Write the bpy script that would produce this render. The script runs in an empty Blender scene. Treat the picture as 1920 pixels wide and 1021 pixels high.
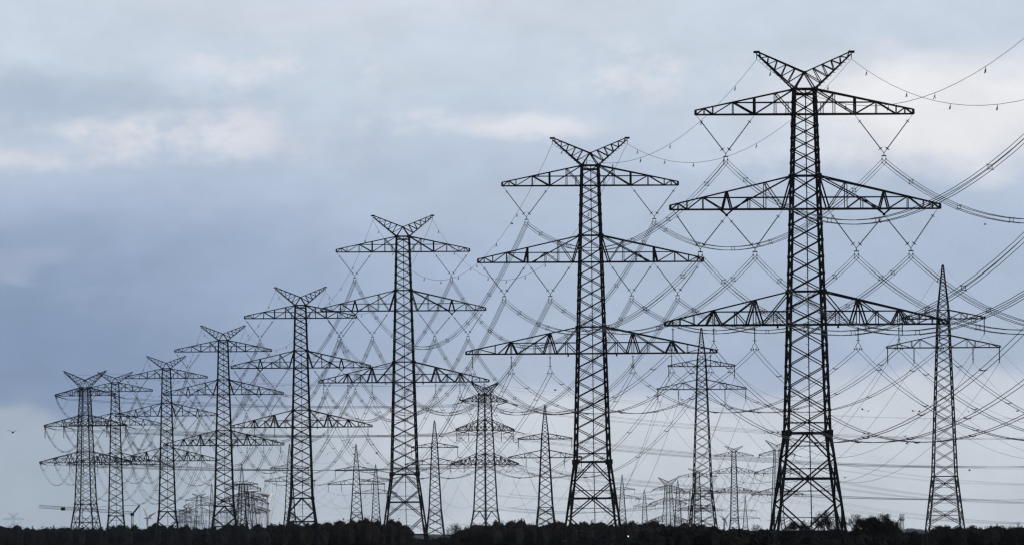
import bpy, math, random
from mathutils import Vector, Matrix, noise as mnoise
R = random.Random(7)
C = bpy.context.scene.collection
SC = bpy.context.scene

# ---------------------------------------------------------------- camera
F = 18000.0                       # focal length in pixels of the 1920 px wide photograph
EYE = 2.5
PITCH = math.atan((1010 - 510.5) / F)
ROLL = -0.0078
ROT = Matrix.Rotation(math.pi / 2 + PITCH, 3, 'X') @ Matrix.Rotation(ROLL, 3, 'Z')
cam_data = bpy.data.cameras.new('camera')
cam_data.sensor_width = 36.0
cam_data.lens = F / 1920 * 36
cam_data.clip_start = 5
cam_data.clip_end = 90000
cam = bpy.data.objects.new('camera', cam_data)
cam.matrix_world = Matrix.Translation((0, 0, EYE)) @ ROT.to_4x4()
C.objects.link(cam)
SC.camera = cam

def at(px, py, D):
    """the point at distance D along the view that a photo pixel shows"""
    d = ROT @ Vector((px - 960, -(py - 510.5), -F))
    d *= D / d.y
    return Vector((d.x, D, EYE + d.z))

# ---------------------------------------------------------------- exposure, world, sun
SC.view_settings.view_transform = 'Standard'
SC.view_settings.look = 'None'
SC.view_settings.exposure = 0
SC.view_settings.gamma = 1
SC.cycles.max_bounces = 4
SC.cycles.volume_bounces = 0
SC.cycles.transparent_max_bounces = 8
SC.cycles.filter_width = 1.35
SC.cycles.use_denoising = True
SC.cycles.denoiser = 'OPENIMAGEDENOISE'
SC.cycles.denoising_input_passes = 'RGB_ALBEDO_NORMAL'

SUN_EL, SUN_AZ = math.radians(28), math.radians(112)

def lin(c):
    return tuple((v / 255 / 12.92 if v / 255 <= .04045 else ((v / 255 + .055) / 1.055) ** 2.4) for v in c) + (1,)

W = bpy.data.worlds.new('World')
SC.world = W
W.use_nodes = True
nt = W.node_tree
nt.nodes.clear()
N, LK = nt.nodes, nt.links
def nd(kind, **kw):
    n = N.new(kind)
    for k, v in kw.items():
        setattr(n, k, v)
    return n
def math_(op, a, b=None, c=None):
    n = nd('ShaderNodeMath', operation=op)
    for i, v in enumerate((a, b, c)):
        if v is None: continue
        if isinstance(v, (int, float)): n.inputs[i].default_value = v
        else: LK.new(v, n.inputs[i])
    return n.outputs[0]
def vmath(op, a, b=None, out=0):
    n = nd('ShaderNodeVectorMath', operation=op)
    for i, v in enumerate((a, b)):
        if v is None: continue
        if isinstance(v, tuple): n.inputs[i].default_value = v
        else: LK.new(v, n.inputs[i])
    return n.outputs[out]
tc = nd('ShaderNodeTexCoord')
P = vmath('MULTIPLY', tc.outputs['Generated'], (18.0, 1.0, 18.0))     # sky direction, 1 unit = 3.2 degrees
def noise(vec, scale, detail=6, rough=.55):
    n = nd('ShaderNodeTexNoise')
    n.inputs['Scale'].default_value = scale
    n.inputs['Detail'].default_value = detail
    n.inputs['Roughness'].default_value = rough
    LK.new(vec, n.inputs['Vector'])
    return n
Pn = vmath('MULTIPLY', P, (1.0, 1.0, 1.9))
w1 = noise(Pn, 2.6, 5, .5)
w2 = noise(Pn, 9.0, 4, .5)
o1 = vmath('MULTIPLY', vmath('SUBTRACT', w1.outputs['Color'], (.5, .5, .5)), (.40, 0, .15))
o2 = vmath('MULTIPLY', vmath('SUBTRACT', w2.outputs['Color'], (.5, .5, .5)), (.14, 0, .07))
PW = vmath('ADD', vmath('ADD', P, o1), o2)
sepw = nd('ShaderNodeSeparateXYZ'); LK.new(PW, sepw.inputs[0])
# layers of cloud by elevation
ramp = nd('ShaderNodeValToRGB')
el = math_('DIVIDE', math_('ADD', sepw.outputs['Z'], 0.0), 1.25)
LK.new(el, ramp.inputs['Fac'])
stops = [(0.0, (197, 205, 213)), (.185, (205, 212, 221)), (.235, (176, 188, 209)), (.30, (169, 184, 206)), (.42, (172, 187, 209)),
         (.56, (181, 194, 215)), (.68, (195, 207, 222)), (.80, (198, 209, 223)), (1.0, (206, 213, 225))]
ramp.color_ramp.elements[0].position = 0; ramp.color_ramp.elements[0].color = lin(stops[0][1])
ramp.color_ramp.elements[1].position = 1; ramp.color_ramp.elements[1].color = lin(stops[-1][1])
for p_, c_ in stops[1:-1]:
    e = ramp.color_ramp.elements.new(p_); e.color = lin(c_)
col = ramp.outputs['Color']
# cloud banks: centre px, py, radii px, colour, strength, sharpness
banks = [
    (120, 650, 820, 280, (125, 146, 179), .85, 1.0, 0),
    (230, 500, 620, 200, (140, 160, 190), .5, 1.0, 0),
    (-60, 620, 420, 260, (124, 145, 176), .5, .8, 0),
    (640, 560, 420, 150, (160, 177, 205), .45, 1.0, 0),
    (1300, 640, 520, 90, (170, 185, 206), .45, 1.0, 0),
    (1760, 500, 330, 140, (169, 184, 207), .6, .9, 0),
    (1450, 690, 420, 60, (160, 176, 204), .4, .9, 0),
    (420, 345, 520, 50, (174, 190, 212), .5, 1.0, 0),
    (70, 180, 330, 70, (164, 181, 203), .7, .9, 0),
    (420, 185, 200, 40, (176, 191, 210), .55, .9, 0),
    (640, 130, 300, 55, (190, 202, 217), .4, 1.0, 0),
    (700, 10, 600, 60, (212, 218, 229), .6, 1.0, 0),
    (1050, 190, 300, 60, (190, 203, 219), .6, .9, 0),
    (1560, 70, 260, 40, (196, 206, 220), .5, .9, 0),
    (200, 262, 480, 60, (222, 223, 230), .85, .9, 1),
    (30, 285, 160, 36, (212, 216, 224), .7, .9, 0),
    (215, 258, 90, 28, (218, 220, 228), .3, 1.0, 0),
    (455, 240, 130, 60, (220, 222, 230), .6, .9, 1),
    (530, 130, 230, 80, (218, 222, 230), .9, .8, 1),
    (980, 232, 190, 36, (224, 225, 231), .75, .8, 0),
    (720, 232, 120, 40, (218, 222, 230), .7, .8, 1),
    (1200, 125, 260, 90, (218, 222, 231), .9, .8, 1),
    (1640, 190, 260, 110, (224, 227, 233), .7, .8, 0),
    (1790, 215, 330, 125, (234, 234, 237), .9, .7, 0),
    (1400, 250, 260, 80, (208, 216, 228), .5, .9, 0),
    (1560, 320, 220, 60, (218, 223, 232), .6, .9, 1),
    (40, 485, 130, 34, (160, 174, 199), .7, .8, 0),
    (330, 545, 260, 26, (152, 169, 197), .5, .8, 1),
    (1770, 800, 520, 110, (203, 210, 219), .75, .45, 0),
    (90, 905, 700, 150, (164, 177, 192), .9, .28, 0),
    (700, 930, 420, 140, (196, 204, 214), .5, .8, 0),
]
brk = noise(vmath('ADD', vmath('MULTIPLY', P, (1.0, 1.0, 1.6)), (4.3, 0, 1.7)), 6.5, 7, .6)
brk_r = nd('ShaderNodeMapRange', interpolation_type='SMOOTHSTEP'); LK.new(brk.outputs[0], brk_r.inputs['Value'])
brk_r.inputs['From Min'].default_value = .40; brk_r.inputs['From Max'].default_value = .62
for cx, cy, rx, rz, c_, s_, sh, bk in banks:
    c0 = ((cx - 960) / 1000, 0, (1010 - cy) / 1000)
    q = vmath('MULTIPLY', vmath('SUBTRACT', PW, c0), (1000 / rx, 0, 1000 / rz))
    ln = vmath('LENGTH', q, out=1)
    mr = nd('ShaderNodeMapRange', interpolation_type='SMOOTHSTEP')
    mr.inputs['From Min'].default_value = 1.15
    mr.inputs['From Max'].default_value = 1.15 - 1.05 * sh
    mr.inputs['To Min'].default_value = 0
    mr.inputs['To Max'].default_value = s_
    LK.new(ln, mr.inputs['Value'])
    mx = nd('ShaderNodeMix', data_type='RGBA')
    LK.new(math_('MULTIPLY', mr.outputs[0], brk_r.outputs[0]) if bk else mr.outputs[0], mx.inputs[0]); LK.new(col, mx.inputs[6]); mx.inputs[7].default_value = lin(c_)
    col = mx.outputs[2]
# fine wisps
wz = noise(vmath('MULTIPLY', P, (1.0, 1.0, 1.7)), 5.0, 8, .62)
wis = nd('ShaderNodeMapRange'); LK.new(wz.outputs[0], wis.inputs['Value'])
wis.inputs['From Min'].default_value = .3; wis.inputs['From Max'].default_value = .7
wis.inputs['To Min'].default_value = .93; wis.inputs['To Max'].default_value = 1.07
vs = nd('ShaderNodeVectorMath', operation='SCALE'); LK.new(col, vs.inputs[0]); LK.new(wis.outputs[0], vs.inputs['Scale'])
col = vs.outputs[0]
# the unseen sky behind the camera is dimmed so the towers stay dark
sep = nd('ShaderNodeSeparateXYZ'); LK.new(tc.outputs['Generated'], sep.inputs[0])
back = nd('ShaderNodeMapRange', interpolation_type='SMOOTHSTEP'); LK.new(sep.outputs['Y'], back.inputs['Value'])
back.inputs['From Min'].default_value = -.5; back.inputs['From Max'].default_value = .95
back.inputs['To Min'].default_value = .38; back.inputs['To Max'].default_value = 1.0
vb = nd('ShaderNodeVectorMath', operation='SCALE'); LK.new(col, vb.inputs[0]); LK.new(back.outputs[0], vb.inputs['Scale'])
cloud_bg = nd('ShaderNodeBackground'); LK.new(vb.outputs[0], cloud_bg.inputs['Color']); cloud_bg.inputs['Strength'].default_value = 1.07
sky = nd('ShaderNodeTexSky', sky_type='NISHITA')
sky.sun_disc = False; sky.sun_elevation = SUN_EL; sky.sun_rotation = SUN_AZ
sky_bg = nd('ShaderNodeBackground'); LK.new(sky.outputs[0], sky_bg.inputs['Color']); sky_bg.inputs['Strength'].default_value = .06
ms = nd('ShaderNodeMixShader'); ms.inputs[0].default_value = .94
LK.new(sky_bg.outputs[0], ms.inputs[1]); LK.new(cloud_bg.outputs[0], ms.inputs[2])
wo = nd('ShaderNodeOutputWorld'); LK.new(ms.outputs[0], wo.inputs['Surface'])

sun_data = bpy.data.lights.new('sun', 'SUN')
sun_data.energy = 1.9
sun_data.angle = math.radians(3)
sun_data.color = (1, .98, .95)
sun = bpy.data.objects.new('sun', sun_data)
sd = Vector((math.sin(SUN_AZ) * math.cos(SUN_EL), math.cos(SUN_AZ) * math.cos(SUN_EL), math.sin(SUN_EL)))
sun.rotation_euler = sd.to_track_quat('Z', 'Y').to_euler()
C.objects.link(sun)

# ---------------------------------------------------------------- materials
def material(name, c, rough=.7, metal=0.0, var=.25, scale=1.5, emit=None):
    m = bpy.data.materials.new(name); m.use_nodes = True
    t = m.node_tree; b = t.nodes['Principled BSDF']
    b.inputs['Roughness'].default_value = rough
    b.inputs['Metallic'].default_value = metal
    b.inputs['Specular IOR Level'].default_value = .04
    tx = t.nodes.new('ShaderNodeTexCoord')
    n = t.nodes.new('ShaderNodeTexNoise'); n.inputs['Scale'].default_value = scale; n.inputs['Detail'].default_value = 4
    r = t.nodes.new('ShaderNodeMapRange')
    r.inputs['To Min'].default_value = 1 - var; r.inputs['To Max'].default_value = 1 + var
    s = t.nodes.new('ShaderNodeVectorMath'); s.operation = 'SCALE'; s.inputs[0].default_value = c
    t.links.new(tx.outputs['Object'], n.inputs['Vector'])
    t.links.new(n.outputs[0], r.inputs['Value']); t.links.new(r.outputs[0], s.inputs['Scale'])
    t.links.new(s.outputs[0], b.inputs['Base Color'])
    if emit:
        b.inputs['Emission Color'].default_value = emit[:3] + (1,); b.inputs['Emission Strength'].default_value = emit[3]
    return m
M = dict(
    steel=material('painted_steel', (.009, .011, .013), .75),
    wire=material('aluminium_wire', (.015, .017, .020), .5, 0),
    glass=material('insulator_glaze', (.030, .030, .034), .35),
    ground=material('field_soil', (.030, .034, .022), .95, scale=.02),
    leaf=material('dark_evergreen_leaves', (.009, .010, .009), .95, scale=.3),
    leaf2=material('brown_winter_leaves', (.014, .012, .011), .95, scale=.3),
    bark=material('winter_bark', (.014, .013, .012), .9),
    white=material('white_turbine_paint', (.8, .8, .8), .4, var=.03),
    grey=material('distance_haze_grey', (.26, .30, .36), .8),  # pale blue of distance haze put into the colour of the far structures
    crane=material('crane_yellow_paint', (.10, .075, .035), .6),
    lamp=material('lit_lamp', (.8, .8, .8), .4, emit=(1, 1, .95, 2.5)),
    bird=material('bird_feathers', (.03, .03, .032), .8),
)

# ---------------------------------------------------------------- helpers
class MB:
    def __init__(s): s.v = []; s.f = []
    def bar(s, a, b, w, h=None):
        a = Vector(a); b = Vector(b); d = b - a
        if d.length < 1e-6: return
        d.normalize()
        u = d.cross(Vector((0, 1, 0)))
        if u.length < .15: u = d.cross(Vector((1, 0, 0)))
        u.normalize(); v = d.cross(u)
        h = h or w; i = len(s.v)
        for p in (a, b):
            for x, y in ((-1, -1), (1, -1), (1, 1), (-1, 1)):
                s.v.append(p + u * (x * w / 2) + v * (y * h / 2))
        s.f += [(i, i+1, i+2, i+3), (i+7, i+6, i+5, i+4)]
        for k in range(4):
            j = (k + 1) % 4
            s.f.append((i+k, i+4+k, i+4+j, i+j))
    def box(s, c, sx, sy, sz):
        s.bar(Vector(c) - Vector((0, 0, sz / 2)), Vector(c) + Vector((0, 0, sz / 2)), sy, sx) if False else None
        c = Vector(c); i = len(s.v)
        for z in (-1, 1):
            for x, y in ((-1, -1), (1, -1), (1, 1), (-1, 1)):
                s.v.append(c + Vector((x * sx / 2, y * sy / 2, z * sz / 2)))
        s.f += [(i+3, i+2, i+1, i), (i+4, i+5, i+6, i+7)]
        for k in range(4):
            j = (k + 1) % 4
            s.f.append((i+k, i+j, i+4+j, i+4+k))
    def tube(s, pts, r, n=4, closed=False):
        """r a number or a list; pts a list of points"""
        pts = [Vector(p) for p in pts]; m = len(pts); i0 = len(s.v)
        for k, p in enumerate(pts):
            a = pts[(k - 1) % m] if closed else pts[max(k - 1, 0)]
            b = pts[(k + 1) % m] if closed else pts[min(k + 1, m - 1)]
            d = (b - a).normalized()
            u = d.cross(Vector((0, 0, 1)))
            if u.length < .1: u = d.cross(Vector((1, 0, 0)))
            u.normalize(); v = d.cross(u)
            rr = r[k] if isinstance(r, list) else r
            for q in range(n):
                t = 2 * math.pi * q / n
                s.v.append(p + u * (rr * math.cos(t)) + v * (rr * math.sin(t)))
        for k in range(m if closed else m - 1):
            a = i0 + k * n; b = i0 + ((k + 1) % m) * n
            for q in range(n):
                w = (q + 1) % n
                s.f.append((a + q, a + w, b + w, b + q))
        if not closed:
            s.f.append(tuple(i0 + q for q in reversed(range(n))))
            s.f.append(tuple(i0 + (m - 1) * n + q for q in range(n)))
    def ring(s, c, axis, r, t, n=10):
        axis = Vector(axis).normalized()
        u = axis.orthogonal().normalized(); v = axis.cross(u)
        s.tube([Vector(c) + u * (r * math.cos(2*math.pi*k/n)) + v * (r * math.sin(2*math.pi*k/n)) for k in range(n)], t, 4, True)
    def build(s, name, m, parent=None, loc=None, smooth=False):
        me = bpy.data.meshes.new(name)
        me.from_pydata([tuple(v) for v in s.v], [], s.f)
        me.materials.append(M[m] if isinstance(m, str) else m)
        if smooth:
            me.polygons.foreach_set('use_smooth', [True] * len(me.polygons))
        o = bpy.data.objects.new(name, me); C.objects.link(o)
        if parent: o.parent = parent
        if loc is not None: o.location = loc
        return o
def tag(o, label=None, cat=None, group=None, kind=None):
    if label: o['label'] = label
    if cat: o['category'] = cat
    if group: o['group'] = group
    if kind: o['kind'] = kind
    return o
def empty(name, loc, rz=0):
    o = bpy.data.objects.new(name, None); o.location = loc; o.rotation_euler = (0, 0, rz)
    o.empty_display_size = .5
    C.objects.link(o); return o
def copied(o, parent, loc, rz=0):
    c = o.copy(); c.parent = parent; c.location = loc; c.rotation_euler = (0, 0, rz); C.objects.link(c); return c

# ---------------------------------------------------------------- ground
g = MB()
seg = 96
rings = [0, 300, 1200, 2500, 5000, 9000, 16000, 30000, 60000]
g.v.append(Vector((0, 0, 0)))
for rr in rings[1:]:
    for k in range(seg):
        t = 2 * math.pi * k / seg
        g.v.append(Vector((rr * math.sin(t), rr * math.cos(t), 0)))
for k in range(seg):
    g.f.append((0, 1 + (k + 1) % seg, 1 + k))
for q in range(len(rings) - 2):
    for k in range(seg):
        a = 1 + q * seg; b = a + seg; j = (k + 1) % seg
        g.f.append((a + k, a + j, b + j, b + k))
tag(g.build('ground', 'ground'), kind='structure')

# ---------------------------------------------------------------- pylons
def frustum(mb, z0, z1, h0, h1, leg, dia, ratio=.52, horiz=(), plates=False, xh=None):
    """four legs and X bracing between heights z0 < z1, half widths h0, h1"""
    hw = lambda z: h0 + (h1 - h0) * (z - z0) / (z1 - z0)
    cs = ((-1, -1), (1, -1), (1, 1), (-1, 1))
    for x, y in cs:
        mb.bar((x * h0, y * h0, z0), (x * h1, y * h1, z1), leg)
    zs = [z0]
    while zs[-1] < z1: zs.append(zs[-1] + ratio * 2 * hw(zs[-1]))
    k = (z1 - z0) / (zs[-2] - z0) if len(zs) > 2 and zs[-1] - z1 > z1 - zs[-2] else (z1 - z0) / (zs[-1] - z0)
    if len(zs) > 2 and zs[-1] - z1 > z1 - zs[-2]: zs.pop()
    zs = [z0 + (z - z0) * k for z in zs]
    for a, b in zip(zs, zs[1:]):
        ha, hb = hw(a), hw(b)
        for i in range(4):
            x0, y0 = cs[i]; x1, y1 = cs[(i + 1) % 4]
            mb.bar((x0 * ha, y0 * ha, a), (x1 * hb, y1 * hb, b), dia)
            mb.bar((x1 * ha, y1 * ha, a), (x0 * hb, y0 * hb, b), dia)
        if plates:
            for x, y in cs:
                mb.box((x * hb * .985, y * hb, b), .42, leg * 1.15, .36)
    for z in horiz:
        h = hw(z)
        for i in range(4):
            x0, y0 = cs[i]; x1, y1 = cs[(i + 1) % 4]
            mb.bar((x0 * h, y0 * h, z), (x1 * h, y1 * h, z), dia * 1.2)

def ring_frame(mb, h, z, w):
    cs = ((-1, -1), (1, -1), (1, 1), (-1, 1))
    for i in range(4):
        x0, y0 = cs[i]; x1, y1 = cs[(i + 1) % 4]
        mb.bar((x0 * h, y0 * h, z), (x1 * h, y1 * h, z), w)

def base_legs(mb, zw, hwst, slope, leg, dia, steps=(1.22, .95, 1.18, 1.34, 1.4), centre=True):
    """splayed foot section under the waist: large X panels whose crossing points carry horizontals"""
    hw = lambda z: hwst + (zw - z) * slope
    cs = ((-1, -1), (1, -1), (1, 1), (-1, 1))
    for x, y in cs:
        mb.bar((x * hw(0), y * hw(0), -.3), (x * hwst, y * hwst, zw), leg * 1.12)
    z = zw; k_ = 0; step = hwst * steps[0]; heavy = 2.4 if centre else 1.2
    faces = [(cs[i], cs[(i + 1) % 4]) for i in range(4)]
    def pt(f, t, z):
        (x0, y0), (x1, y1) = f; h = hw(z)
        return Vector(((x0 + (x1 - x0) * t) * h, (y0 + (y1 - y0) * t) * h, z))
    while z > .4:
        z2 = max(z - step, 0)
        for f in faces:
            if centre:
                mb.bar(pt(f, .5, z), pt(f, 0, z2), dia * 1.45); mb.bar(pt(f, .5, z), pt(f, 1, z2), dia * 1.45)
            else:
                mb.bar(pt(f, 0, z), pt(f, .5, z2), dia * 1.45); mb.bar(pt(f, 1, z), pt(f, .5, z2), dia * 1.45)
            # secondary members: a light horizontal between the diagonals and short struts to the legs
            zm = (z + z2) / 2
            mb.bar(pt(f, .25, zm), pt(f, .75, zm), dia * .6)
            for t0, t1 in ((0, .25), (1, .75)):
                mb.bar(pt(f, t0, zm), pt(f, t1, zm), dia * .6)
                za = z - step * .22 if centre else z2 + step * .22
                mb.bar(pt(f, t1, zm), pt(f, t0, za), dia * .55)
        if centre:
            ring_frame(mb, hw(z), z, dia * heavy)
            for f in faces if heavy > 2 else ():
                c = pt(f, .5, z); mb.box(c, .9 if abs(f[0][0] - f[1][0]) > 0 else .1, .1 if abs(f[0][0] - f[1][0]) > 0 else .9, .34)
        z = z2; k_ += 1; step = hwst * (steps[k_] if k_ < len(steps) else steps[-1]); centre = not centre

def arm(mb, side, xb, xt, z0, z1, L, spec, ch, br, tip=.55):
    """one side of a crossarm: two bottom and two top chords, webs front and back, laced bottom plane"""
    def yb(x): return xb + (.32 - xb) * (x - xb) / (L - xb)
    def yt(x): return xt + (.2 - xt) * (x - xt) / (L - xt)
    def zt(x): return z1 + (z0 + tip - z1) * max(0, x - xt) / (L - xt)
    def B(x, f): return Vector((side * x, f * yb(x), z0))
    def T(x, f): return Vector((side * x, f * yt(x), zt(x)))
    def H(x, z, f): return Vector((side * x, f * yb(x), z))
    for f in (-1, 1):
        mb.bar(B(xb, f), B(L, f), ch); mb.bar(T(xt, f), T(L, f), ch * .9); mb.bar(B(L, f), T(L, f), ch)
        for m_ in spec:
            k, w = m_[0], br * m_[-1]
            if k == 'v': mb.bar(B(m_[1], f), T(m_[1], f), w)
            elif k == 'bt': mb.bar(B(m_[1], f), T(m_[2], f), w)          # bottom to top
            elif k == 'h': mb.bar(H(m_[1], m_[3], f), H(m_[2], m_[3], f), w)
            elif k == 'vh': mb.bar(B(m_[1], f), H(m_[1], m_[2], f), w)
            elif k == 'bh': mb.bar(B(m_[1], f), H(m_[2], m_[3], f), w)
    n = max(3, int((L - xb) / 2.4)); f = 1
    for i in range(n):
        x0 = xb + (L - xb) * i / n; x1 = xb + (L - xb) * (i + 1) / n
        mb.bar(B(x0, f), B(x1, -f), br * .7); mb.bar(B(x1, 1), B(x1, -1), br * .7); f = -f
    mb.box((side * (L - .05), 0, z0 + tip * .5), .22, .7, tip + .1)
    return zt

def insulator_rod(mb, a, b, r=.055, sheds=True):
    a = Vector(a); b = Vector(b); L = (b - a).length
    if sheds:
        n = int(L / .11); pts = []; rs = []
        for k in range(n + 1):
            pts.append(a.lerp(b, k / n)); rs.append(r * .65 if k % 2 else r * 1.5)
        mb.tube(pts, rs, 6)
    else:
        mb.tube([a, b], r, 4)

PYL = {}       # name -> object, attachment points in world
def big_pylon(key, label, cx, D, ys, hs, yaw=None, tension=False, detail=2, bracket=True, prev_next=None, group='large lattice pylons with V-shaped tops', side_strings=True):
    """ys: photo rows of tips, three arm undersides and the waist; hs: half widths in px of tips and arms"""
    ppm = F / D
    p0 = at(cx, ys[1], D)
    zz = [at(cx, y, D).z for y in ys]
    zt, z1, z2, z3, zw = zz
    ht, L1, L2, L3 = [h / ppm for h in hs]
    t = yaw if yaw is not None else .08
    cy = math.cos(t + math.atan2(p0.x, D))
    if tension: ht, L1, L2, L3 = [v / cy for v in (ht, L1, L2, L3)]
    root = empty('transmission_pylon', (p0.x, D, 0), t)
    tag(root, label, 'pylon', group)
    k = 1.0 if not tension else 1.25
    if detail == 0: k *= 1.0
    ztop = z1 + 3.15
    HT, HW = 1.28 * k, 2.62 * k
    hwz = lambda z: HT + (ztop - z) / (ztop - zw) * (HW - HT)
    leg, dia, ch = {2: (.27, .125, .19), 1: (.30, .14, .23), 0: (.32, .14, .24)}[detail]
    if D > 7500: leg, dia, ch = .22, .08, .2
    elif tension and D > 5000: leg, dia, ch = .28, .095, .24
    if tension: leg *= 1.15
    mb = MB()
    t3, t2 = z3 + 4.15, z2 + 4.15
    za = [zw, z3, t3, z2, t2, z1, ztop]
    for a, b in zip(za, za[1:]):
        frustum(mb, a, b, hwz(a), hwz(b), leg * (1.1 if b <= t3 else 1), dia, plates=detail == 2, ratio=.52 if not tension else .5)
    for z in (t3, t2): ring_frame(mb, hwz(z), z, dia * 1.5)
    for z in (z1, z2, z3): ring_frame(mb, hwz(z), z, dia * 1.3)
    for z in (ztop, ztop - .62): ring_frame(mb, hwz(z), z, dia * 1.9)
    ring_frame(mb, hwz(zw + 1.3), zw + 1.3, dia)
    for x in (-1, 1):
        for y in (-1, 1):
            for z in (ztop, t2, t3, zw):
                mb.box((x * hwz(z), y * hwz(z), z), .6 if z > zw else .66, leg * 1.3, .5 if z > zw else .8)
    base_legs(mb, zw, HW, .135, leg * 1.1, dia)
    mb.build('lattice_tower', 'steel', root)
    # ladder on the front face
    if detail:
        mb = MB()
        zk = ztop
        mb.bar((0, -HW - zw * .135, 0), (0, -HW, zw), .12); mb.bar((0, -HW, zw), (0, -HT, ztop), .12)
        z = 2.0; q = 1
        while z < ztop:
            yy = -hwz(z) if z > zw else -(HW + (zw - z) * .135)
            mb.bar((0, yy - .03, z), (q * .34, yy - .03, z), .045); q = -q
            z += .7
        mb.build('climbing_ladder', 'steel', root)
    # crossarms
    for s in (-1, 1):
        mb = MB()
        xb, xt = hwz(z1), HT
        a, b_ = 6.3 * L1 / 13.7, 9.0 * L1 / 13.7
        zh = ztop + (z1 + .55 - ztop) * (b_ - xt) / (L1 - xt) - .05
        sp = [('v', a, 1.5), ('v', b_, .8), ('v', L1 - 2.2, .7), ('v', L1 - 1.1, .8), ('v', 3.7, .8), ('bt', L1 - 2.2, b_, 1.0), ('bt', a, b_, 1.3),
              ('bt', a, xt, 1.2), ('bt', xb, 3.7, .9), ('bt', L1 - .1, L1 - 1.1, 1.2), ('bt', L1 - 2.2, L1 - 1.1, 1.2), ('h', b_, xb, zh, .8), ('vh', 2.2, zh, .8)]
        arm(mb, s, xb, xt, z1, ztop, L1, sp, ch, dia)
        mb.build('crossarm', 'steel', root)
        mb = MB()
        xb, xt = hwz(z2), hwz(t2)
        m_ = 9.9 if not tension else 8.8
        q = L2 - m_
        zh = t2 + (z2 + .55 - t2) * (m_ + q * .42 - xt) / (L2 - xt) - .05
        sp = [('bt', m_ - .6, m_, 1.4), ('bt', m_ + .55, m_, 1.4), ('v', m_ + q * .42, .8), ('v', m_ + q * .7, .7), ('v', L2 - 1, .8), ('vh', 7.1, zh, .8), ('v', 5.1, .8),
              ('bt', m_ + .55, m_ + q * .42, 1), ('bt', m_ + q * .7, m_ + q * .42, 1), ('bt', m_ + q * .7, L2 - 1, 1), ('bt', L2 - .1, L2 - 1, 1.2),
              ('bt', m_ - .6, xt, 1.15), ('bt', 2.85, 5.1, .9), ('bt', 2.85, xt, 1.5), ('bh', 8.9, 7.1, zh, .8), ('bh', 5.1, 7.1, zh, .8), ('h', m_ + q * .42, xb, zh, .8)]
        if not bracket: sp = [x for x in sp if x[:2] != ('bt', m_ - .6) or x[2] != m_][0:] + [('v', m_, 1.5)]
        arm(mb, s, xb, xt, z2, t2, L2, sp, ch, dia)
        drop = 0
        if bracket and not tension:
            drop = .7
            for f in (-1, 1):
                mb.bar((s * (m_ - .8), f * .7, z2), (s * m_, 0, z2 - drop), dia * 1.3); mb.bar((s * (m_ + .8), f * .7, z2), (s * m_, 0, z2 - drop), dia * 1.3)
            mb.box((s * m_, 0, z2 - drop), .36, .2, .3)
        mb.build('crossarm', 'steel', root)
        mb = MB()
        xb, xt = hwz(z3), hwz(t3)
        o = L3 - 1.0; c = (o + 6.5) / 2
        zh = z3 + 1.9
        zc = t3 + (z3 + .4 - t3) * (c - xt) / (L3 - xt)
        zh = min(zh, zc - .2)
        sp = [('bt', 5.55, 6.5, 1.5), ('bt', 7.5, 6.5, 1.5), ('v', 6.5, .9), ('bt', c - .95, c, 1.4), ('bt', c + .95, c, 1.4), ('v', c, .9),
              ('v', c + 2.5, .7), ('v', L3 - 1.9, .8), ('v', L3 - 1, .8), ('bt', c + 2.1, c, 1), ('bt', c + 2.1, L3 - 1.9, .8), ('bt', 5.55, xt, 1.15), ('bt', c - .95, 6.5, 1.1),
              ('bh', 7.5, 8.9, zh, .9), ('vh', 8.9, zh, .8), ('h', c, xb, zh, .85), ('vh', 3.9, zh, .8), ('bh', xb + .1, 3.9, zh, 1), ('bh', 5.55, 4.1, zh, .9), ('bt', L3 - .3, L3 - 1, 1)]
        arm(mb, s, xb, xt, z3, t3, L3, sp, ch * 1.08, dia, tip=.4)
        mb.box((s * 3.8, -hwz(z3) * .8, z3 - .3), .22, .2, .35)
        mb.build('crossarm', 'steel', root)
        # earth wire horn
        mb = MB()
        zk = ztop + (zt - ztop) * .44
        for f in (-1, 1):
            r0 = Vector((s * HT, f * HT, ztop)); k0 = Vector((0, f * HT * .55, zk)); tp = Vector((s * ht, f * .15, zt)); tb = Vector((s * (ht - .1), f * .15, zt - .4))
            mb.bar(r0, tb, ch * .95); mb.bar(k0, tp, ch * .85); mb.bar(k0, r0, ch * .8)
            n = 5; prev = k0
            for i in range(1, n + 1):
                u = i / (n + .3)
                lo = r0.lerp(tb, u * .96); hi = k0.lerp(tp, u)
                mb.bar(prev, lo, dia * .85); mb.bar(lo, hi, dia * .85); prev = hi
        for i in range(9):
            c_ = Vector((s * HT, 0, ztop)).lerp(Vector((s * ht, 0, zt - .4)), (i + 1) / 10.5)
            mb.bar(c_ - Vector((0, HT * (1 - i / 10), 0)), c_ + Vector((0, HT * (1 - i / 10), 0)), dia * .6)
            if detail: mb.bar(c_ + Vector((0, -.15, 0)), c_ + Vector((s * .42, -.15, -.02)), .06)
        mb.bar((0, -HT * .55, zk), (0, HT * .55, zk), ch)
        mb.box((0, -HT * .55, zk), .5, .25, .3)
        mb.box((s * ht, 0, zt - .08), .75, .5, .3); mb.bar((s * ht, 0, zt - .2), (s * ht, 0, zt - .95), .09)
        mb.build('earth_wire_horn', 'steel', root)
    # attachments, in the pylon's own frame
    att = {}
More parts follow.
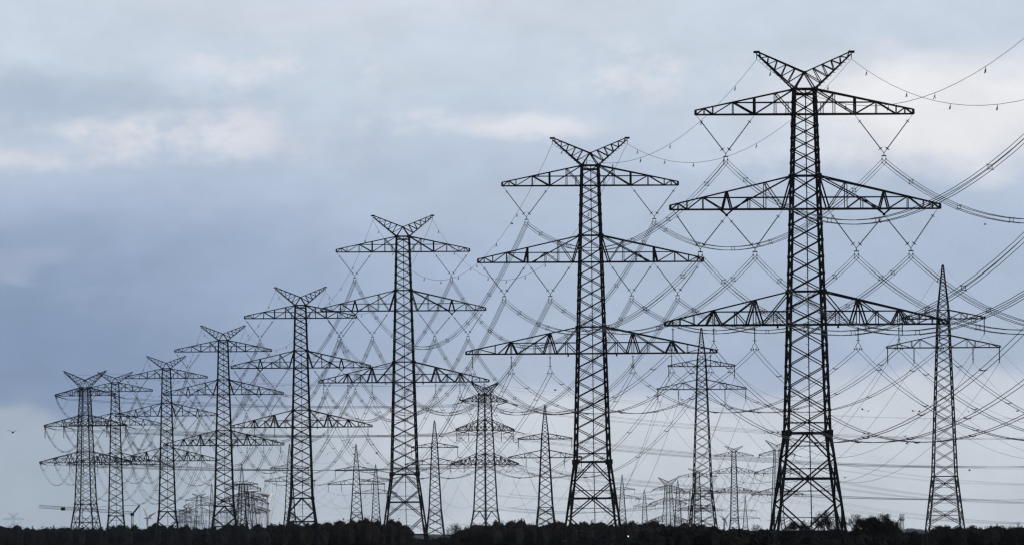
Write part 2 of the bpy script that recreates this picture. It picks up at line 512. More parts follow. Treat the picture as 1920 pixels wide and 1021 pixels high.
    for s, sn in ((-1, 'left'), (1, 'right')):
        att['e', sn] = Vector((s * ht, 0, zt - 1.0))
        if not tension:
            vs = [('1', sn, L1 - .15, 6.3 * L1 / 13.7, z1, z1), ('2o', sn, L2 - .4, 9.9, z2, z2 - drop), ('2i', sn, 9.9, 2.85, z2 - drop, z2)]
            for nm, _, xa, xc, zA, zC in vs:
                ap = Vector((s * (xa + xc) / 2, 0, z2 - 4.95 if nm[0] == '2' else z1 - 4.9))
                att[nm, sn] = ap
                if side_strings:
                    mb = MB()
                    for X, Z in ((xa, zA), (xc, zC)):
                        q = Vector((s * X, 0, Z - .1))
                        insulator_rod(mb, q.lerp(ap, .13), ap + (q - ap).normalized() * .5, .062 if detail == 2 else .07, detail == 2)
                        mb.bar(q, q.lerp(ap, .13), .05); mb.bar(ap + (q - ap).normalized() * .5, ap, .07)
                        if detail:
                            mb.ring(q.lerp(ap, .17), q - ap, .26, .028); mb.ring(ap + (q - ap).normalized() * .72, q - ap, .3, .04)
                    io = mb.build('insulator_string', 'glass', root)
                    mb = MB()
                    mb.bar(ap, ap - Vector((0, 0, .32)), .1); mb.box(ap - Vector((0, 0, .34)), .62, .09, .13)
                    for x in (-.24, .24):
                        mb.bar(ap + Vector((x, 0, -.34)), ap + Vector((x, 0, -1.22)), .045)
                        for z in (-.72, -1.18): mb.box(ap + Vector((x, 0, z)), .13, .34, .13)
                    mb.build('yoke_plate', 'steel', io)
            for nm, X in (('3o', o), ('3m', c), ('3i', 6.5)):
                q = Vector((s * X, 0, z3)); ap = q - Vector((0, 0, 2.55)); att[nm, sn] = ap
                if side_strings:
                    mb = MB()
                    mb.bar(q + Vector((0, 0, .1)), q - Vector((0, 0, .4)), .05)
                    insulator_rod(mb, q - Vector((0, 0, .4)), q - Vector((0, 0, 2.1)), .062 if detail == 2 else .07, detail == 2)
                    if detail: mb.ring(q - Vector((0, 0, .5)), (0, 0, 1), .2, .03); mb.ring(q - Vector((0, 0, 1.95)), (0, 0, 1), .24, .035)
                    io = mb.build('insulator_string', 'glass', root)
                    mb = MB()
                    mb.bar(q - Vector((0, 0, 2.05)), ap + Vector((0, 0, .3)), .09)
                    for x in (-.3, .3):
                        mb.bar(ap + Vector((0, 0, .35)), ap + Vector((x, 0, -.1)), .06)
                        mb.bar(ap + Vector((x, 0, -.1)), ap + Vector((x * 1.6, 0, -.5)), .045); mb.bar(ap + Vector((x, 0, -.1)), ap + Vector((x * .5, 0, -.5)), .045)
                        mb.box(ap + Vector((x * 1.6, 0, -.5)), .14, .3, .14); mb.box(ap + Vector((x * .5, 0, -.5)), .14, .3, .14)
                    mb.build('yoke_plate', 'steel', io)
        else:
            for nm, X, Z in (('1', L1 - .3, z1), ('2o', L2 - .3, z2), ('2i', 8.8, z2), ('3o', L3 - .3, z3), ('3m', (L3 + 6.5) / 2, z3), ('3i', 6.5, z3)):
                att[nm, sn] = Vector((s * X, 0, Z - .15))
    rec = dict(root=root, pos=Vector((p0.x, D, 0)), yaw=t, att=att, tension=tension, seen={})
    PYL[key] = rec
    return rec

def world_pt(rec, v):
    c, s = math.cos(rec['yaw']), math.sin(rec['yaw'])
    return rec['pos'] + Vector((v.x * c - v.y * s, v.x * s + v.y * c, v.z))

SIDE = {'1': 'only V of the top arm', '2o': 'outer V of the middle arm', '2i': 'inner V of the middle arm',
        '3o': 'outer string of the bottom arm', '3m': 'middle string of the bottom arm', '3i': 'inner string of the bottom arm'}
POS = {'1': '{} top arm', '2o': 'outer {} middle arm', '2i': 'inner {} middle arm', '3o': 'outermost {} bottom arm', '3m': 'centre {} bottom arm', '3i': 'innermost {} bottom arm'}

# prototypes for the fittings that repeat along the wires
q = MB()
for a, b in (((-.2, -.2), (.2, -.2)), ((.2, -.2), (.2, .2)), ((.2, .2), (-.2, .2)), ((-.2, .2), (-.2, -.2))):
    q.bar((a[0], 0, a[1]), (b[0], 0, b[1]), .06)
for x in (-1, 1):
    for z in (-1, 1):
        q.bar((x * .2, 0, z * .2), (x * .34, 0, z * .31), .065)
me_quad = q.build('spacer', 'steel').data
q = MB()
q.tube([(-.36, 0, .1), (-.27, 0, -.04), (0, 0, -.1), (.27, 0, -.04), (.36, 0, .1)], .05, 4)
me_twin = q.build('spacer', 'steel').data
q = MB()
q.bar((0, 0, 0), (.02, 0, -.22), .035); q.bar((0, 0, -.2), (-.16, .02, -.66), .07); q.bar((0, 0, -.2), (.05, 0, -.62), .05)
me_mark = q.build('bird_marker', 'steel').data
for o in list(C.objects):
    if o.type == 'MESH' and o.data in (me_quad, me_twin, me_mark): bpy.data.objects.remove(o)

def parabola(a, b, S, t): return a.lerp(b, t) - Vector((0, 0, 4 * S * t * (1 - t)))

def strand(mb, a, b, S, r, n=26):
    mb.tube([parabola(a, b, S, k / n) for k in range(n + 1)], r, 4)

def strain(rec, at_w, nxt_w, nm):
    """strain insulator on a tension pylon pulling towards the next one; returns where the wires start"""
    d = (nxt_w - at_w); d.z = 0; d.normalize(); d.z = -.25; d.normalize()
    L = 4.6 if nm[0] != '3' else 2.6
    e = at_w + d * L
    mb = MB(); base = rec['pos']
    inv = Matrix.Rotation(-rec['yaw'], 3, 'Z')
    A, E_ = inv @ (at_w - base), inv @ (e - base)
    dd = (E_ - A).normalized(); sdv = dd.cross(Vector((0, 0, 1))).normalized()
    for f in (-.17, .17):
        insulator_rod(mb, A + sdv * f + dd * .4, E_ + sdv * f - dd * .35, .15, False)
    mb.bar(A, A + dd * .45, .1); mb.bar(A + dd * .4 - sdv * .25, A + dd * .4 + sdv * .25, .1)
    mb.bar(E_ - dd * .35 - sdv * .3, E_ - dd * .35 + sdv * .3, .12); mb.bar(E_ - dd * .3, E_, .1)
    io = mb.build('strain_insulator', 'glass', rec['root'])
    rec['seen'].setdefault(nm, []).append(E_)
    return e

def span(ka, kb, words, S=None, lod=2, names=None, hidden=False, rw=None):
    A, B = PYL[ka], PYL[kb]
    if rw is None: rw = .038 + .000003 * max(0, B['pos'].y - 1500)
    for (nm, sn) in (names or A['att'].keys()):
        if (nm, sn) not in B['att']: continue
        a, b = world_pt(A, A['att'][nm, sn]), world_pt(B, B['att'][nm, sn])
        if nm != 'e':
            na, nb = a.copy(), b.copy()
            if A['tension']: a = strain(A, na, nb, nm + sn)
            if B['tension']: b = strain(B, nb, na, nm + sn)
        L = (b - a).length
        S_ = S if S is not None else L * L / 8 / 1600
        hd = Vector(((b - a).x, (b - a).y, 0)).normalized(); sv = Vector((hd.y, -hd.x, 0))
        rz = math.atan2(-hd.x, hd.y)
        # frame at each end: wires sit side by side along the arm
        ua = Vector((math.cos(A['yaw']), math.sin(A['yaw']), 0)) if not A['tension'] else sv
        ub = Vector((math.cos(B['yaw']), math.sin(B['yaw']), 0)) if not B['tension'] else sv
        if nm == 'e':
            root = empty('earth_wire', a)
            tag(root, f'thin earth wire off the {sn} horn, {words}', 'wire', 'earth wires')
            mb = MB(); strand(mb, Vector(), b - a, S_, rw * .72); mb.build('wire', 'wire', root)
            if lod:
                n = int(L / 42)
                for k in range(n):
                    t = (k + .6) / n
                    o = bpy.data.objects.new('bird_marker', me_mark); C.objects.link(o); o.parent = root
                    o.location = parabola(Vector(), b - a, S_, t)
                    o.rotation_euler = (0, 0, R.uniform(-.8, .8))
            continue
        quad = nm[0] != '3'
        if quad: offs = [(-.24, -.74), (.24, -.74), (-.24, -1.2), (.24, -1.2)]; cnt = 'four-wire bundle'
        else: offs = [(-.3, -.52), (.3, -.52)]; cnt = 'two-wire bundle'
        fix = 0 if A['tension'] or B['tension'] else None
        root = empty('conductor_bundle', a)
        tag(root, f'{cnt} from the {POS[nm].format(sn)}, {words}', 'power line', 'conductor bundles of the large pylons')
        mid = Vector((0, 0, -.97 if quad else -.52))
        def off(T, u, x, z):
            if T['tension']: return u * x + Vector((0, 0, z - mid.z))
            return u * x + Vector((0, 0, z))
        if lod >= 1:
            for x, z in offs:
                mb = MB(); strand(mb, off(A, ua, x, z), b - a + off(B, ub, x, z), S_, rw); mb.build('conductor', 'wire', root)
            n = max(2, int(L / 48))
            ma = Vector() if A['tension'] else mid; mb_ = b - a + (Vector() if B['tension'] else mid)
            j = R.uniform(-.15, .15)
            for k in range(n):
                t = (k + .5 + j) / n
                o = bpy.data.objects.new('spacer', me_quad if quad else me_twin); C.objects.link(o); o.parent = root
                o.location = parabola(ma, mb_, S_, t); o.rotation_euler = (0, 0, rz)
        else:
            mb = MB()
            for x, z in offs: strand(mb, off(A, ua, x, z), b - a + off(B, ub, x, z), S_, rw, 18)
            mb.build('conductor', 'wire', root)

def jumpers():
    for rec in PYL.values():
        if not rec['tension']: continue
        for nm, es in rec['seen'].items():
            if len(es) == 1:
                es = es + [Vector((es[0].x, -es[0].y, es[0].z))]
            a, b = es[0], es[1]
            dep = 3.6 if nm[0] != '3' else 2.2
            for x in (-.16, .16):
                mb = MB(); mb.tube([parabola(a, b, dep, k / 12) + Vector((x, 0, 0)) for k in range(13)], .03, 4)
                mb.build('jumper_wire', 'wire', rec['root'])
        for (nm, sn), v in rec['att'].items():
            if nm[0] == '2' and rec['pos'].y < 5000:
                mb = MB(); mb.tube([v, v - Vector((0, 0, 4.0))], .13, 6); mb.box(v - Vector((0, 0, 4.05)), .5, .2, .15)
                mb.build('jumper_insulator', 'glass', rec['root'])

def slim_pylon(key, label, cx, D, ys, hs, yaw=.07, detail=1, group='slim lattice pylons with a pointed top'):
    """pointed tower with two crossarms; ys: top, arm 1, arm 2, waist rows"""
    ppm = F / D
    p0 = at(cx, ys[1], D)
    zt, z1, z2, zw = [at(cx, y, D).z for y in ys]
    L1, L2 = [h / ppm for h in hs]
    root = empty('pointed_pylon', (p0.x, D, 0), yaw)
    tag(root, label, 'pylon', group)
    h1 = .98; hw_ = 2.0
    hwz = lambda z: h1 + (z1 - z) / (z1 - zw) * (hw_ - h1)
    t1, t2 = z1 + 1.5, z2 + 2.1
    leg, dia, ch = .20, .085, .18
    if D > 2600: leg, dia, ch = .25, .10, .24
    mb = MB()
    za = [zw, z2, t2, z1, t1]
    for a, b in zip(za, za[1:]): frustum(mb, a, b, hwz(a), hwz(b), leg, dia, ratio=.6)
    frustum(mb, t1, zt, hwz(t1), .12, leg * .8, dia * .8, ratio=.62)
    for z in (z2, t2, z1, t1): ring_frame(mb, hwz(z), z, dia * 1.4)
    base_legs(mb, zw, hw_, .115, leg * 1.05, dia, (.62, .68, .62, .70, .70, .78, .78), False); ring_frame(mb, hw_, zw, dia * 1.8)
    mb.box((0, 0, zt), .35, .3, .35)
    mb.build('lattice_tower', 'steel', root)
    for s, sn in ((-1, 'left'), (1, 'right')):
        for L, z0, z1_, in ((L1, z1, t1), (L2, z2, t2)):
            mb = MB(); xb, xt = hwz(z0), hwz(z1_)
            d = (L - xb)
            sp = [('v', xb + d * .33, .8), ('v', xb + d * .5, 1.1), ('v', xb + d * .78, .8), ('bt', xb, xb + d * .33, 1), ('bt', xb + d * .5, xb + d * .33, 1),
                  ('bt', xb + d * .5, xb + d * .78, 1), ('bt', L - .1, xb + d * .78, 1)]
            arm(mb, s, xb, xt, z0, z1_, L, sp, ch, dia, tip=.25)
            mb.build('crossarm', 'steel', root)
    att = {('e', 'top'): Vector((0, 0, zt))}
    for s, sn in ((-1, 'left'), (1, 'right')):
        for nm, X, Z in (('1', L1 - .15, z1), ('2o', L2 - .15, z2), ('2i', L2 * .52, z2)):
            q = Vector((s * X, 0, Z)); e = q - Vector((0, 0, 2.6)); att[nm, sn] = e
            mb = MB(); insulator_rod(mb, q, e + Vector((0, 0, .3)), .085, False)
            mb.ring(e + Vector((0, 0, .55)), (0, 0, 1), .2, .03); mb.box(e + Vector((0, 0, .1)), .12, .5, .3)
            mb.build('insulator_string', 'glass', root)
    PYL[key] = dict(root=root, pos=Vector((p0.x, D, 0)), yaw=yaw, att=att, tension=False, seen={})

TPOS = {'e': 'peak', '1': '{} upper arm', '2o': '{} lower arm end', '2i': '{} lower arm middle'}
def slim_span(ka, kb, words, r=.030, S=None):
    A, B = PYL[ka], PYL[kb]
    for (nm, sn), v in A['att'].items():
        a, b = world_pt(A, v), world_pt(B, B['att'][nm, sn]); L = (b - a).length
        mb = MB(); strand(mb, Vector(), b - a, S if S is not None else L * L / 8 / 1500, r * (.75 if nm == 'e' else 1))
        o = mb.build('power_line', 'wire', None, a)
        tag(o, f'single thin wire from the {TPOS[nm].format(sn)}, {words}', 'power line', 'single wires of the pointed pylons')

# the receding row of large pylons, nearest first
ROW = [
    ('p1', 'nearest and tallest black V-topped lattice pylon, right of centre', 1508.5, 1200, (96.5, 214.5, 392, 608, 811), (89.5, 206, 255, 266.5)),
    ('p2', 'second tallest V-topped pylon, in the middle of the picture behind the tallest', 1106.5, 1500, (258, 348, 491, 662, 865), (70.5, 166, 212.5, 236)),
    ('p3', 'third pylon of the big receding row, left of the centre', 755.5, 1957, (403.5, 472, 582, 716, 888), (56, 125.5, 155, 160)),
    ('p4', 'fourth V-topped pylon of the receding row, standing before the low wood', 563.5, 2338, (538, 596, 689, 800, 933), (47, 105.5, 131, 133)),
    ('p5', 'fifth V-topped pylon of the receding row, over the left wood', 418.5, 2687, (610, 658.5, 739, 834, 948), (40.5, 91, 112.5, 113)),
    ('p6', 'sixth V-topped pylon, between the fifth one and the crane', 312, 3077, (667, 708.5, 779, 863, 958), (35.5, 77, 96, 98)),
    ('p7', 'smallest suspension pylon of the row, just right of the heavy end pylon', 216, 3429, (697, 733, 796, 870, 966), (31.5, 70, 86.5, 92)),
]
for k, lb, cx, D, ys, hs in ROW:
    big_pylon(k, lb, cx, D, ys, hs, detail=2 if D < 2100 else 1, bracket=k != 'p2')
big_pylon('p8', 'leftmost large pylon, heavy end tower with doubled legs and strain insulators', 159.5, 3700, (694.5, 741, 798, 866, 944), (39, 56, 77, 86), yaw=-.30, tension=True, detail=1)
big_pylon('b1', 'heavy angle pylon seen cornerwise in the middle distance, dark centre leg', 909, 3750, (716, 752.5, 806, 869.5, 957), (24.5, 41.5, 54, 62), yaw=math.radians(44), tension=True, detail=0)
big_pylon('c1', 'small far strain pylon half hidden behind the left leg of the nearest pylon', 1457, 6000, (824, 852, 886, 926, 975), (21, 34, 43, 48), yaw=-.35, tension=True, detail=0)
big_pylon('c2', 'small far V-topped pylon left of the tallest pylon\'s foot', 1376, 6450, (835, 854, 886, 923, 975), (16.5, 37, 46, 48), detail=0)
big_pylon('c3', 'far V-topped pylon hidden behind the pointed pylon in the middle right', 1308, 6850, (877, 893, 924, 956, 985), (17, 37, 45, 47), detail=0)
big_pylon('c4', 'far strain pylon with broad twin legs above the dark wood, right of centre', 1253, 6500, (894, 917.5, 944, 976, 985), (18, 28, 35, 37), yaw=.45, tension=True, detail=0)
big_pylon('k1', 'far broad strain pylon seen through the legs of the fifth big pylon', 456, 5500, (906, 916, 937, 960, 975), (20, 33, 42, 44), yaw=.5, tension=True, detail=0)
big_pylon('k2', 'far strain pylon just left of the white wind turbine', 469, 6500, (919, 930, 944, 957, 980), (17, 32, 35, 37), yaw=-.4, tension=True, detail=0)
big_pylon('k3', 'hazy far pylon between the fifth and sixth big pylons', 373, 8000, (924, 937, 947, 960, 980), (12, 25, 28, 28), yaw=.3, tension=True, detail=0)
big_pylon('k4', 'pale blue far pylon right beside the sixth big pylon', 353, 9500, (948, 958, 968, 978, 988), (10, 18, 20, 20), yaw=.3, tension=True, detail=0)
big_pylon('k5', 'faintest blue pylon at the foot of the sixth big pylon', 341, 10500, (953, 961, 969, 979, 990), (9, 16, 18, 18), yaw=-.5, tension=True, detail=0)
big_pylon('k6', 'lone tiny pylon far away at the left edge above the treetops', 25, 12500, (960.5, 972.5, 988, 1000, 1005), (9, 20, 20, 20), yaw=.05, detail=0)

ends = dict(PYL['p1']); ends = dict(root=None, pos=Vector((64.0, 787.0, -.6)), yaw=.08, att=PYL['p1']['att'], tension=False, seen={})
PYL['p0'] = ends
span('p0', 'p1', 'running right out of frame')
span('p1', 'p2', 'nearest to second pylon')
span('p2', 'p3', 'second to third pylon')
span('p3', 'p4', 'third to fourth pylon')
span('p4', 'p5', 'fourth to fifth pylon')
span('p5', 'p6', 'fifth to sixth pylon')
span('p6', 'p7', 'sixth to seventh pylon')
span('p7', 'p8', 'seventh to end pylon')
span('p8', 'b1', 'end pylon to angle pylon', lod=1)
b1 = PYL['b1']
PYL['b2'] = dict(root=None, pos=Vector((409, 3750, 0)), yaw=0.0, att={k: Vector((v.x * .3, 0, v.z + 1.5)) for k, v in b1['att'].items()}, tension=False, seen={})
span('b1', 'b2', 'angle pylon to right edge', S=15.5, lod=1, rw=.03)
PYL['c0'] = dict(root=None, pos=Vector((520, 6000, 0)), yaw=.9, att={k: v.copy() for k, v in PYL['c1']['att'].items()}, tension=False, seen={})
span('c1', 'c0', 'far strain pylon to right edge', S=19, lod=0, rw=.03)
span('c1', 'c2', 'between the two far pylons', lod=0, rw=.03)
span('c2', 'c3', 'far pylon to hidden pylon', lod=0, rw=.03)
span('k1', 'k2', 'between the left far pylons', lod=0, rw=.035)
span('k3', 'k4', 'between the blue far pylons', lod=0, rw=.035)
PYL['k7'] = dict(root=None, pos=Vector((-10, 6700, 0)), yaw=-.9, att={k: v.copy() for k, v in PYL['c4']['att'].items()}, tension=False, seen={})
span('c4', 'k7', 'twin-legged far pylon leftwards', lod=0, rw=.03)
jumpers()

SLIM = [
    ('t1', 'tallest pointed pylon, at the right edge beside the tallest big pylon', 1768.5, 1640, (498, 597, 651, 892), (79, 107)),
    ('t2', 'pointed pylon between the two tallest big pylons', 1315.5, 2120, (615, 686, 729, 919), (63, 84)),
    ('t3', 'pointed pylon just left of the second big pylon', 1022, 2700, (760, 822, 857, 950), (51, 69)),
    ('t4', 'pointed pylon just right of the third big pylon', 815, 3150, (788, 838, 870, 955), (44, 56)),
    ('t5', 'pointed pylon above the low wood left of the third big pylon', 668, 3600, (832, 881, 907, 960), (40, 53.5)),
    ('t7', 'pointed pylon mostly hidden behind the fourth big pylon', 543, 3900, (832, 877, 901, 960), (36, 47)),
    ('t8', 'pointed pylon over the left wood beside the fifth big pylon', 453.5, 4500, (869, 907, 937, 968), (30, 40)),
    ('s1', 'small pointed pylon over the wood between third and fourth big pylons', 704.5, 4800, (870, 901, 924, 968), (28, 39)),
    ('s2', 'small pointed pylon right of the second big pylon\'s foot', 1166.5, 5600, (889, 917, 933, 970), (24, 32)),
    ('s3', 'tiny pointed pylon between two far pylons right of the centre', 1208.5, 7200, (917, 935, 948, 978), (17, 21)),
    ('s4', 'far pointed pylon just right of the twin-legged pylon', 1271, 6000, (899, 922, 938, 975), (22, 28)),
    ('s5', 'thin far pointed pylon at the left foot of the middle right pointed one', 1294, 7500, (918, 938, 953, 980), (17, 22)),
    ('s6', 'tiny far pointed pylon left of the nearest pylon\'s foot', 1397.5, 8000, (927, 957, 971, 985), (21, 28)),
    ('s7', 'hazy pointed pylon left of the fifth big pylon', 397, 7000, (905, 932, 946, 978), (20, 26)),
]
for k, lb, cx, D, ys, hs in SLIM: slim_pylon(k, lb, cx, D, ys, hs)
PYL['t0'] = dict(root=None, pos=Vector((104, 1170, 0)), yaw=.07, att=PYL['t1']['att'], tension=False, seen={})
slim_span('t0', 't1', 'running right out of frame', .02)
slim_span('t1', 't2', 'first to second pointed pylon')
slim_span('t2', 't3', 'second to third pointed pylon')
slim_span('t3', 't4', 'third to fourth pointed pylon', .025)
slim_span('t4', 't5', 'fourth to fifth pointed pylon', .025)
slim_span('t5', 't7', 'fifth to sixth pointed pylon', .03)
slim_span('t7', 't8', 'sixth to seventh pointed pylon', .03)
slim_span('s4', 's2', 'far pointed pylons right of centre', .03)
slim_span('s5', 's3', 'farthest pointed pylons right of centre', .03)

# ---------------------------------------------------------------- substation gantries, far behind the left wood
def gantry(px, py, w, h, D, label):
    p = at(px, py, D); s = D / F; r = empty('substation_gantry', (p.x, D, 0)); tag(r, label, 'gantry', 'steel gantries of the substation')
    W_, z = w * s, p.z
    for x in (-W_ / 2, W_ / 2):
        mb = MB()
        for dx in (-.6, .6):
            for dy in (-.6, .6): mb.bar((x + dx * 1.4, dy * 1.4, 0), (x + dx * .6, dy * .6, z), .2)
        zz = 0; k = 1
        while zz < z - 1.6:
            mb.bar((x - k * .8, -.8, zz), (x + k * .8, -.8, zz + 1.6), .16); mb.bar((x + k * .8, .8, zz), (x - k * .8, .8, zz + 1.6), .16); k = -k; zz += 1.6
        mb.build('post', 'grey', r)
    mb = MB()
    for zz in (0, -1.4):
        for dy in (-.6, .6): mb.bar((-W_ / 2, dy, z + zz), (W_ / 2, dy, z + zz), .18)
    n = int(W_ / 1.5)
    for k in range(n):
        mb.bar((-W_ / 2 + W_ * k / n, -.6, z - 1.4 * (k % 2)), (-W_ / 2 + W_ * (k + 1) / n, -.6, z - 1.4 * ((k + 1) % 2)), .16)
    mb.build('beam', 'grey', r)
    mb = MB()
    for k in range(5):
        x = -W_ / 2 + W_ * (k + .5) / 5
        mb.bar((x, 0, z - 1.4), (x, 0, z - 4.6), .3)
    mb.build('insulator_string', 'grey', r)
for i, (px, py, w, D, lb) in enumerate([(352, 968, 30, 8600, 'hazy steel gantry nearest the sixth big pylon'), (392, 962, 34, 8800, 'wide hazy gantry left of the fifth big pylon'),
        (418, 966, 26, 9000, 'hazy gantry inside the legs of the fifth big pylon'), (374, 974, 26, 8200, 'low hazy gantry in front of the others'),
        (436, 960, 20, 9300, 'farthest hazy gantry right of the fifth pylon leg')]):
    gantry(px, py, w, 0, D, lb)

# ---------------------------------------------------------------- crane
def crane():
    D = 4500
    base = at(248, 985, D); r = empty('crane', (base.x, D, 0)); tag(r, 'slewing crane with a long, slightly raised jib behind the left pylons', 'crane')
    top = at(248, 963, D).z
    L = lambda p: Vector((p.x - base.x, 0, p.z))
    mb = MB()
    for x in (-.45, .45):
        for y in (-.45, .45): mb.bar((x, y, 0), (x, y, top), .2)
    z = 0
    while z < top - 1: mb.bar((-.45, -.45, z), (.45, -.45, z + 1), .12); mb.bar((.45, .45, z), (-.45, .45, z + 1), .12); z += 1
    mb.build('mast', 'steel', r)
    a, b = L(at(247, 963, D)), L(at(73, 951, D)); n = 34
    up = Vector((.05, 0, 1.25))
    for i0, i1, m in ((0, 3, 'steel'), (3, 10, 'crane'), (10, 34, 'steel')):
        mb = MB()
        for k in range(i0, i1):
            p, q_ = a.lerp(b, k / n), a.lerp(b, (k + 1) / n)
            for y in (-.4, .4):
                mb.bar(p + Vector((0, y, 0)), q_ + Vector((0, y, 0)), .16)
                mb.bar(p + Vector((0, y / 2, 0)) + up, q_ + Vector((0, y / 2, 0)) + up, .18)
                mb.bar(p + Vector((0, y, 0)), p.lerp(q_, .5) + up, .11); mb.bar(p.lerp(q_, .5) + up, q_ + Vector((0, y, 0)), .11)
        mb.build('jib_section', m, r)
    c = a.lerp(b, .74)
    mb = MB(); mb.box(c + Vector((0, 0, .3)), 2.0, 1.2, 1.5); mb.build('trolley', 'steel', r)
    e = L(at(262, 946, D)); s0 = L(at(248, 963, D))
    mb = MB(); mb.bar(s0, e, .75, .75); mb.box(s0, 1.7, 1.2, 1.5); mb.build('counter_jib', 'steel', r)
    mb = MB(); mb.tube([e, a.lerp(b, .25) + up * 2.6, a.lerp(b, .45) + up], .07, 4); mb.bar(e, (e.x, 0, 0), .07); mb.build('tie_cable', 'wire', r)
crane()

# ---------------------------------------------------------------- wind turbines
def turbine(px, py, D, blade, angs, rot, label, mat='white', thick=1.0):
    hub = at(px, py, D); r = empty('wind_turbine', (hub.x, D, 0), rot); tag(r, label, 'wind turbine', 'wind turbines on the horizon')
    mb = MB(); mb.tube([(0, 0, 0), (0, 0, hub.z * .5), (0, 0, hub.z - 1)], [2.1 * thick, 1.7 * thick, 1.2 * thick], 12); mb.build('tower', mat, r, smooth=True)
    mb = MB(); mb.tube([(0, -3.2, hub.z), (0, -2.5, hub.z), (0, 5, hub.z), (0, 6.3, hub.z)], [.8, 1.8, 2.0, 1.2], 10); mb.build('nacelle', mat, r, smooth=True)
    mb = MB(); mb.tube([(0, -5.2, hub.z), (0, -4.6, hub.z), (0, -3.2, hub.z)], [.3, 1.2, 1.5], 10); mb.build('hub', mat, r, smooth=True)
    for a in angs:
        a = math.radians(a); d = Vector((math.sin(a), 0, math.cos(a)))
        c = Vector((0, -4.2, hub.z)); mb = MB()
        w = [1.2, 2.6, 2.2, 1.5, .9, .3]
        i0 = len(mb.v)
        for k, wd in enumerate(w):
            p = c + d * (blade * k / (len(w) - 1)); s = Vector((d.z, 0, -d.x))
            tw = math.radians(24 - 20 * k / 5); s = (s * math.cos(tw) + Vector((0, 1, 0)) * math.sin(tw)); nn = d.cross(s)
            for u, v in ((-.35, .0), (0, .14), (.65, 0), (0, -.14)): mb.v.append(p + s * (wd * u) + nn * (wd * v))
        for k in range(len(w) - 1):
            for j in range(4): mb.f.append((i0 + k*4 + j, i0 + k*4 + (j+1) % 4, i0 + (k+1)*4 + (j+1) % 4, i0 + (k+1)*4 + j))
        mb.f.append(tuple(i0 + len(w)*4 - 4 + j for j in range(4))); mb.build('blade', mat, r)
turbine(503, 926, 9000, 20, (22, 142, 262), math.radians(80), 'white wind turbine right of the broad far pylons, left of the fourth pylon')
turbine(486.5, 960, 14000, 30, (20, 140, 260), math.radians(80), 'thin distant white turbine just left of the larger white one', thick=.8)
turbine(280, 968, 9500, 10.5, (-28, 62, 185), math.radians(-20), 'small bright turbine between the crane and the sixth pylon', thick=.5)
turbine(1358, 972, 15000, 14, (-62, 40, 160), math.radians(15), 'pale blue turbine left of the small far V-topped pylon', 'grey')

# floodlight mast beside the crane, and the radar tower on the right
p = at(276.5, 970.5, 8500); r = empty('floodlight_mast', (p.x, 8500, 0)); tag(r, 'thin mast with a flat wide head right of the crane', 'mast')
mb = MB(); mb.tube([(0, 0, 0), (0, 0, p.z)], [.55, .35], 8); mb.build('pole', 'grey', r)
mb = MB(); mb.box((0, 0, p.z), 6.2, 2.4, .9); mb.box((0, 0, p.z + .7), 3, 1.6, .5); mb.build('lamp_head', 'grey', r)
p = at(1691, 966, 9000); r = empty('radar_tower', (p.x, 9000, 0)); tag(r, 'hazy tower with a bowl-shaped head above the right treeline', 'tower')
z = p.z
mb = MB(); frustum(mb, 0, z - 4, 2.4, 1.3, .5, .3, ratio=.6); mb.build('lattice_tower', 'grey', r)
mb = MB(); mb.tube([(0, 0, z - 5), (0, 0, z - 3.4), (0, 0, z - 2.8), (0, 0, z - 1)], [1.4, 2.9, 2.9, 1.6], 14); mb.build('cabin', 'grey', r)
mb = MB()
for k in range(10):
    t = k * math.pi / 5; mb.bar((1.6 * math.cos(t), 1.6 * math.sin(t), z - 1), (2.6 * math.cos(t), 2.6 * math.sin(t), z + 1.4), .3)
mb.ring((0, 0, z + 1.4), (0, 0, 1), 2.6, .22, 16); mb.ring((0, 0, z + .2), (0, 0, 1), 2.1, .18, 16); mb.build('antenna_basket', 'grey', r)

# ---------------------------------------------------------------- woods, hedges and single trees
def blob(mb, c, rx, ry, rz, rng, nu=8, nv=6):
    i0 = len(mb.v)
    for j in range(nv + 1):
        ph = math.pi * j / nv
        for i in range(nu):
            th = 2 * math.pi * i / nu; w = rng.uniform(.82, 1.1)
            mb.v.append(Vector((c.x + rx * w * math.sin(ph) * math.cos(th), c.y + ry * w * math.sin(ph) * math.sin(th), c.z + rz * w * math.cos(ph))))
    for j in range(nv):
        for i in range(nu):
            a = i0 + j * nu; k = (i + 1) % nu
            mb.f.append((a + i, a + nu + i, a + nu + k, a + k))
def leafq(mb, p, s, rng):
    d = Vector((rng.gauss(0, 1), rng.gauss(0, 1), rng.gauss(0, 1))).normalized()
    u = d.orthogonal().normalized(); v = d.cross(u); i = len(mb.v)
    a = rng.uniform(.5, 1) * s; b = rng.uniform(.25, .6) * s
    mb.v += [p - u * a, p - v * b, p + u * a, p + v * b]; mb.f.append((i, i+1, i+2, i+3))
def interp(prof, x):
    if x <= prof[0][0]: return prof[0][1]
    for (x0, y0), (x1, y1) in zip(prof, prof[1:]):
        if x <= x1: return y0 + (y1 - y0) * (x - x0) / (x1 - x0)
    return prof[-1][1]
